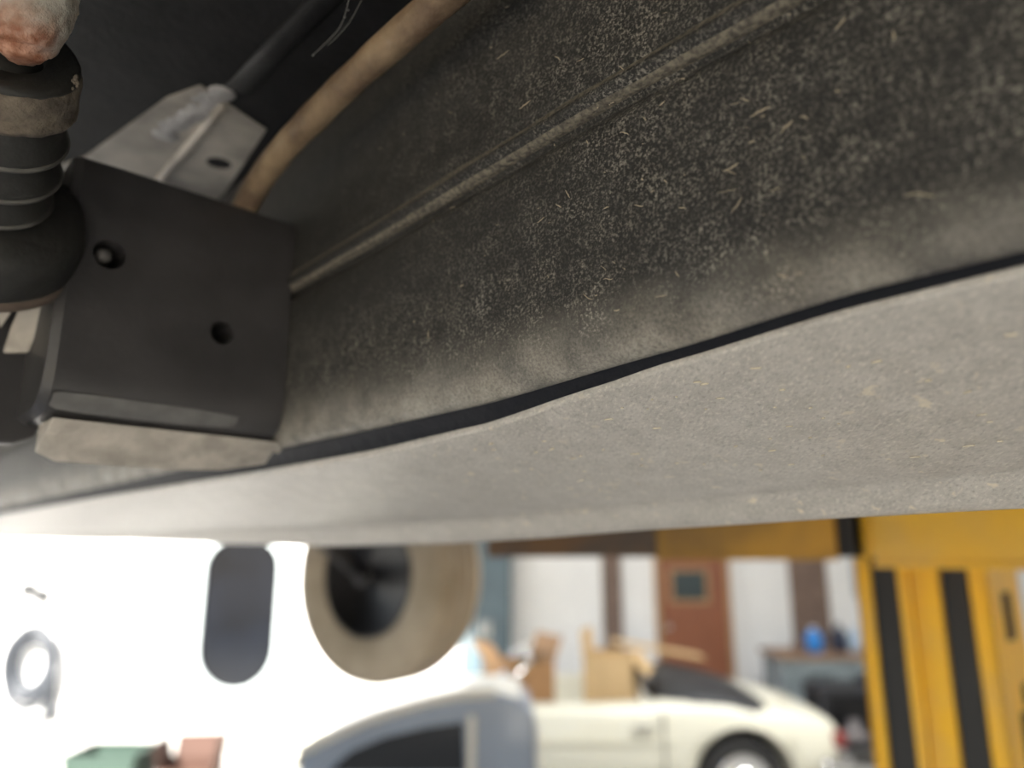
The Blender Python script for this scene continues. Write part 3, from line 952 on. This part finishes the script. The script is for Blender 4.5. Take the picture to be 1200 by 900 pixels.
yn = byc - 0.66
roof = [bz(*q, yn) for q in ((352, 884), (395, 862), (440, 843), (490, 828), (540, 817), (580, 814), (610, 822), (627, 842))]
rp = [(p.x, p.z) for p in roof]
belt_z = 0.79
# cabin: side outline lofted across
rings = []
for y, sc in ((yn, 1.0), (yn + 0.10, 1.01), (byc - 0.2, 0.98), (byc + 0.2, 0.88), (2 * byc - yn - 0.10, 0.74), (2 * byc - yn, 0.62)):
    rings.append([Vector((x, y, belt_z + (z - belt_z) * sc)) for x, z in rp] + [Vector((rp[-1][0] + 0.01, y, belt_z - 0.05)), Vector((rp[0][0], y, belt_z - 0.05))])
skin = [[Vector((x, y, belt_z + (z - belt_z) * sc + 0.006)) for x, z in rp[:-1]] for y, sc in ((yn + 0.02, 1.0), (yn + 0.10, 1.01), (byc - 0.2, 0.98), (byc + 0.2, 0.88), (2 * byc - yn - 0.10, 0.74))]
obj('roof_skin', loft(bmesh.new(), skin, closed=False), M['palegrey'], bc)['label'] = 'pale painted roof'
obj('cabin', loft(bmesh.new(), rings), M['bluecar'], bc, smooth=False, bevel=0.012)
bm = bmesh.new()
tube(bm, catmull([Vector((x, yn - 0.005, z + 0.012)) for x, z in rp[:6]], 5), 0.022, 10)
obj('roof_edge', bm, M['palegrey'], bc)['label'] = 'pale roof edge moulding'
bm = bmesh.new()
wp = [bz(*q, yn) for q in ((392, 897), (412, 880), (450, 864), (500, 852), (543, 846), (545, 905), (385, 905))]
prism(bm, [(p.x, yn - 0.008, p.z) for p in wp], (0, 0.01, 0))
obj('side_window', bm, M['carglass'], bc, smooth=False)
a, b2 = bz(549, 838, yn), bz(552, 912, yn)
obj('window_pillar', bx(a.x, a.x + 0.028, yn - 0.02, yn + 0.005, b2.z, a.z), M['palegrey'], bc, smooth=False, bevel=0.004)
bm = bmesh.new(); tube(bm, [(rp[-1][0] + 0.01, yn + 0.01, rp[-1][1] - 0.02), (rp[-1][0] + 0.015, yn + 0.01, belt_z)], 0.012, 8)
obj('rear_edge', bm, M['palegrey'], bc)

# ------------------------------------------------------------------ cardboard boxes in and on the white car
def carton(name, c, size, rz, label, m, flaps, zf=0.12, group=None):
    c = Vector(c)
    X = Vector((math.cos(rz), math.sin(rz), 0)); Y = Vector((-math.sin(rz), math.cos(rz), 0))
    root = empty(name, c, label, 'cardboard box', group)
    sx, sy, sz = size
    t = 0.006
    b = bmesh.new()
    box(b, c + ZZ * t / 2, (sx, sy, t), (X, Y, ZZ))
    for s in (-1, 1):
        box(b, c + X * s * (sx / 2 - t / 2) + ZZ * sz / 2, (t, sy, sz), (X, Y, ZZ))
        box(b, c + Y * s * (sy / 2 - t / 2) + ZZ * sz / 2, (sx - 2 * t, t, sz), (X, Y, ZZ))
    obj('shell', b, m, root, smooth=False)
    for ax, s, ang in flaps:
        E, F, ln, wd = (X, Y, sy, sx) if ax == 'x' else (Y, X, sx, sy)
        hinge = c + E * s * ((sx if ax == 'x' else sy) / 2) + ZZ * sz
        d2 = E * s * math.cos(ang) + ZZ * math.sin(ang)
        nn = d2.cross(F)
        b = box(bmesh.new(), hinge + d2 * wd * 0.24, (wd * 0.48, ln * 0.98, t), (d2, F, nn))
        obj('flap', b, m, root, smooth=False)
    return root


carton('cardboard_box', (0.05, 6.02, 0.44), (0.40, 0.42, 0.58), 0.45, 'brown open cardboard box in the white car, left of the tan box', M['carddark'], (('x', -1, 0.9), ('x', 1, 1.2)))
carton('cardboard_box', (0.76, 5.98, 0.44), (0.36, 0.42, 0.64), -0.30, 'tan tall cardboard box in the middle of the white car', M['card'], (('x', 1, -0.9), ('x', -1, 1.5)))
sh = obj('cardboard_sheet', box(bmesh.new(), (1.22, 6.62, 1.035), (0.75, 0.28, 0.016), (Vector((0.985, 0, -0.17)), Vector((0, 1, 0)), Vector((0.17, 0, 0.985)))), M['card'], smooth=False)
tag(sh, 'tan cardboard strip lying along the dark folded car top', 'cardboard')
wbt = bmesh.new(); lathe(wbt, (-0.06, 5.62, 0.805), ZZ, [(0.04, 0), (0.045, 0.01), (0.045, 0.12), (0.018, 0.16), (0.018, 0.19), (0.001, 0.192)], 20)
tag(obj('bottle', wbt, M['paleblue']), 'pale bluish bottle standing on the white car before the brown box', 'bottle')

# ------------------------------------------------------------------ bench and clutter at the right
yb = 7.7
bX0, bX1, bz_ = wx(908, yb), wx(1060, yb), 0.80
bn = empty('workbench', ((bX0 + bX1) / 2, yb + 0.3, 0), 'grey-blue workbench with a worn brown top by the wall', 'workbench')
obj('worktop', bx(bX0 - 0.03, bX1, yb - 0.03, yb + 0.65, bz_, bz_ + 0.045), M['benchtop'], bn, smooth=False, bevel=0.006)
obj('plinth', bx(bX0 + 0.03, bX1 - 0.06, yb + 0.05, yb + 0.60, 0.0, 0.06), M['dark'], bn, smooth=False)
obj('cabinet', bx(bX0, bX1 - 0.03, yb, yb + 0.62, 0.06, bz_), M['bench'], bn, smooth=False, bevel=0.006)
for k in range(2):
    w = (bX1 - bX0 - 0.09) / 2
    a = bX0 + 0.03 + k * (w + 0.02)
    d = obj('drawer', bx(a, a + w, yb - 0.018, yb, 0.56, 0.77), M['bench'], bn, smooth=False, bevel=0.004)
    obj('handle', bx(a + w * .3, a + w * .7, yb - 0.045, yb - 0.018, 0.65, 0.67), M['chrome'], d, smooth=False)
    d = obj('cabinet_door', bx(a, a + w, yb - 0.018, yb, 0.09, 0.54), M['bench'], bn, smooth=False, bevel=0.004)
    obj('handle', bx(a + w * .8, a + w * .84, yb - 0.045, yb - 0.018, 0.35, 0.48), M['chrome'], d, smooth=False)
zt_ = bz_ + 0.045


def jug(name, px, y, r, h, m, label, cat, neck=0.35, cap=None):
    x = wx(px, y)
    root = empty(name, (x, y, zt_), label, cat)
    obj('bottle_body', lathe(bmesh.new(), (x, y, zt_), ZZ, [(r * .85, 0), (r, 0.012), (r, h * .62), (r * .9, h * .72), (r * neck, h * .88), (r * neck, h * .95)], 24), m, root)
    obj('cap', lathe(bmesh.new(), (x, y, zt_ + h * .93), ZZ, [(r * neck * 1.15, 0), (r * neck * 1.15, h * .07), (r * neck, h * .08)], 16), cap or m, root)
    return root


jug('jug', 945, 7.95, 0.085, 0.24, M['blue'], 'round bright blue jug on the workbench', 'jug', cap=M['whiteplastic'])
jug('canister', 974, 7.95, 0.075, 0.27, M['darkblue'], 'dark navy canister right of the blue jug on the workbench', 'canister')
jug('bottle', 990, 8.0, 0.055, 0.23, M['paleblue'], 'pale blue bottle on the workbench between canister and white bottle', 'bottle')
jug('bottle', 1005, 7.9, 0.06, 0.20, M['whiteplastic'], 'short white bottle at the right end of the workbench', 'bottle')
jug('tin', 926, 7.9, 0.06, 0.11, M['post'], 'small brown tin at the left end of the workbench', 'tin', neck=0.8)
# vertical pipe on the wall
pb = bmesh.new(); px_ = wx(996); tube(pb, [(px_, YB - 0.06, 1.35), (px_, YB - 0.06, 2.6)], 0.03, 12)
tube(pb, [(px_, YB - 0.06, 1.36), (px_ + 0.05, YB - 0.06, 1.30), (px_ + 0.05, YB - 0.02, 1.25)], 0.03, 12)
tag(obj('wall_pipe', pb, mat('grey_pipe', (0.50, 0.51, 0.50), 0.5)), 'thin grey vertical pipe on the white wall above the bench', 'pipe')

# tall slate cabinet against the back wall, left of the white panels
sc = empty('tall_cabinet', ((wx(544) + wx(600)) / 2, 8.75, 0), 'tall slate-blue cabinet against the back wall, right of the hanging wheel', 'cabinet')
obj('carcass', bx(wx(541, 8.55), wx(599, 8.55), 8.55, 8.97, 0.0, 2.0), M['slateblue'], sc, smooth=False, bevel=0.006)
for a, b in ((542, 569.5), (570.5, 598)):
    d = obj('cabinet_door', bx(wx(a, 8.53), wx(b, 8.53), 8.53, 8.55, 0.08, 1.97), M['slateblue'], sc, smooth=False, bevel=0.004)
    hx = wx(566 if a < 560 else 574, 8.5)
    obj('handle', bx(hx - 0.012, hx + 0.012, 8.50, 8.53, 0.95, 1.10), M['chrome'], d, smooth=False)

# dark tool trolley behind the white car's tail
ty = 7.0
tX0, tX1 = wx(948, ty), wx(1034, ty)
tr = empty('tool_trolley', ((tX0 + tX1) / 2, ty + 0.2, 0), 'dark tool trolley with grey parts on its shelf, behind the white car tail', 'tool trolley')
obj('tray', bx(tX0, tX1, ty, ty + 0.42, 0.60, 0.66), M['dark'], tr, smooth=False, bevel=0.008)
obj('shelf', bx(tX0, tX1, ty, ty + 0.42, 0.16, 0.20), M['dark'], tr, smooth=False, bevel=0.006)
obj('back_panel', bx(tX0, tX1, ty + 0.41, ty + 0.43, 0.16, 0.62), M['dark'], tr, smooth=False)
for X in (tX0 + 0.02, tX1 - 0.02):
    for Y in (ty + 0.02, ty + 0.40):
        obj('leg', bx(X - 0.02, X + 0.02, Y - 0.02, Y + 0.02, 0.0, 0.62), M['dark'], tr, smooth=False)
rb_ = bmesh.new(); gx = wx(990, ty)
lathe(rb_, (gx, ty + 0.15, 0.20), ZZ, [(0.10, 0), (0.13, 0.02), (0.13, 0.06), (0.06, 0.09), (0.05, 0.16), (0.02, 0.17)], 24)
tag(obj('brake_disc', rb_, M['greybits']), 'grey brake disc with hub lying on the trolley shelf', 'car part')
rb_ = bmesh.new(); lathe(rb_, (wx(1012, ty), ty + 0.2, 0.66), ZZ, [(0.08, 0), (0.10, 0.03), (0.10, 0.05), (0.05, 0.08), (0.03, 0.1)], 24)
tag(obj('filter_housing', rb_, M['dark']), 'black round filter housing on top of the dark trolley', 'car part')

# ------------------------------------------------------------------ things by the bleached wall
def wz(py, y=YB):
    r = at(600, py, 1) - CAM
    return CAM_Z + r.z / r.y * y


hc = Vector((wx(44, YB, 774), YB - 0.10, wz(774)))
hr = empty('garden_hose', hc + Vector((0, 0, -0.45)), 'grey coiled hose hanging on the sun-bleached white wall', 'hose')
b = bmesh.new()
for k in range(11):
    a, c = 0.17 + 0.013 * k + random.uniform(-.02, .02), 0.24 + 0.017 * k + random.uniform(-.03, .03)
    ox, oz = random.uniform(-.04, .04), -0.03 * (k % 4) + random.uniform(-.03, .03)
    pts = [hc + Vector((ox + a * math.cos(t), -0.009 * k, oz + c * math.sin(t))) for t in [2 * math.pi * q / 28 for q in range(29)]]
    tube(b, pts, 0.024, 8)
obj('coil', b, M['hose'], hr)
b = bmesh.new()
tube(b, catmull([hc + Vector((0.25, 0, -0.05)), hc + Vector((0.29, 0, -0.4)), hc + Vector((0.24, 0, -0.8)), (wx(65, YB, 850), YB - 0.07, 0.1), (wx(60, YB, 860), YB - 0.3, 0.03)], 6), 0.030, 8)
obj('hose_tail', b, M['hose'], hr)
b = bmesh.new()
tube(b, catmull([hc + Vector((0.21, -0.03, -0.10)), hc + Vector((0.25, -0.03, -0.42)), hc + Vector((0.19, -0.03, -0.80)), (wx(59, YB, 850), YB - 0.12, 0.03)], 6), 0.030, 8)
obj('hose_tail', b, M['hose'], hr)
b = bmesh.new(); tube(b, [hc + Vector((-0.02, 0.095, 0.24)), hc + Vector((-0.02, -0.10, 0.24)), hc + Vector((-0.02, -0.12, 0.30))], 0.018, 8)
obj('hook', b, M['dark'], hr)
b = bmesh.new(); y = YB - 0.03
box(b, (wx(33, y, 690), y, wz(690)), (0.17, 0.06, 0.17)); box(b, (wx(42, y, 690), y, wz(694)), (0.24, 0.05, 0.10)); box(b, (wx(52, y, 690), y, wz(699)), (0.15, 0.06, 0.15))
tag(obj('wall_bracket', b, M['tagpaper'], smooth=False), 'small grey bracket on the white wall above the hose', 'bracket')

yg = 5.4
gX0, gX1 = wx(74, yg, 890), wx(156, yg, 890)
gr = empty('plastic_crate', ((gX0 + gX1) / 2, yg + 0.2, 0), 'pale green plastic crate at the bottom left edge', 'crate')
b = bmesh.new()
gz = wz(886, yg)
for args in ((gX0, gX1, yg, yg + 0.02, 0.02, gz), (gX0, gX1, yg + 0.36, yg + 0.38, 0.02, gz), (gX0, gX0 + 0.02, yg, yg + 0.38, 0.02, gz), (gX1 - 0.02, gX1, yg, yg + 0.38, 0.02, gz), (gX0, gX1, yg, yg + 0.38, 0, 0.02)):
    bx(*args, b)
obj('shell', b, M['green'], gr, smooth=False)
b = bmesh.new()
for args in ((gX0 - 0.015, gX1 + 0.015, yg - 0.015, yg + 0.02, gz - 0.03, gz), (gX0 - 0.015, gX1 + 0.015, yg + 0.36, yg + 0.395, gz - 0.03, gz), (gX0 - 0.015, gX0 + 0.02, yg, yg + 0.38, gz - 0.03, gz), (gX1 - 0.02, gX1 + 0.015, yg, yg + 0.38, gz - 0.03, gz)):
    bx(*args, b)
obj('rim', b, M['green'], gr, smooth=False)
carton('cardboard_box', (wx(216, 5.6, 885), 5.75, 0), (0.36, 0.34, 0.36), 0.12, 'brown open cardboard box on the sunlit floor at bottom left', M['boxbrown'], (('x', -1, 1.3), ('x', 1, 1.45), ('y', 1, 1.2)))
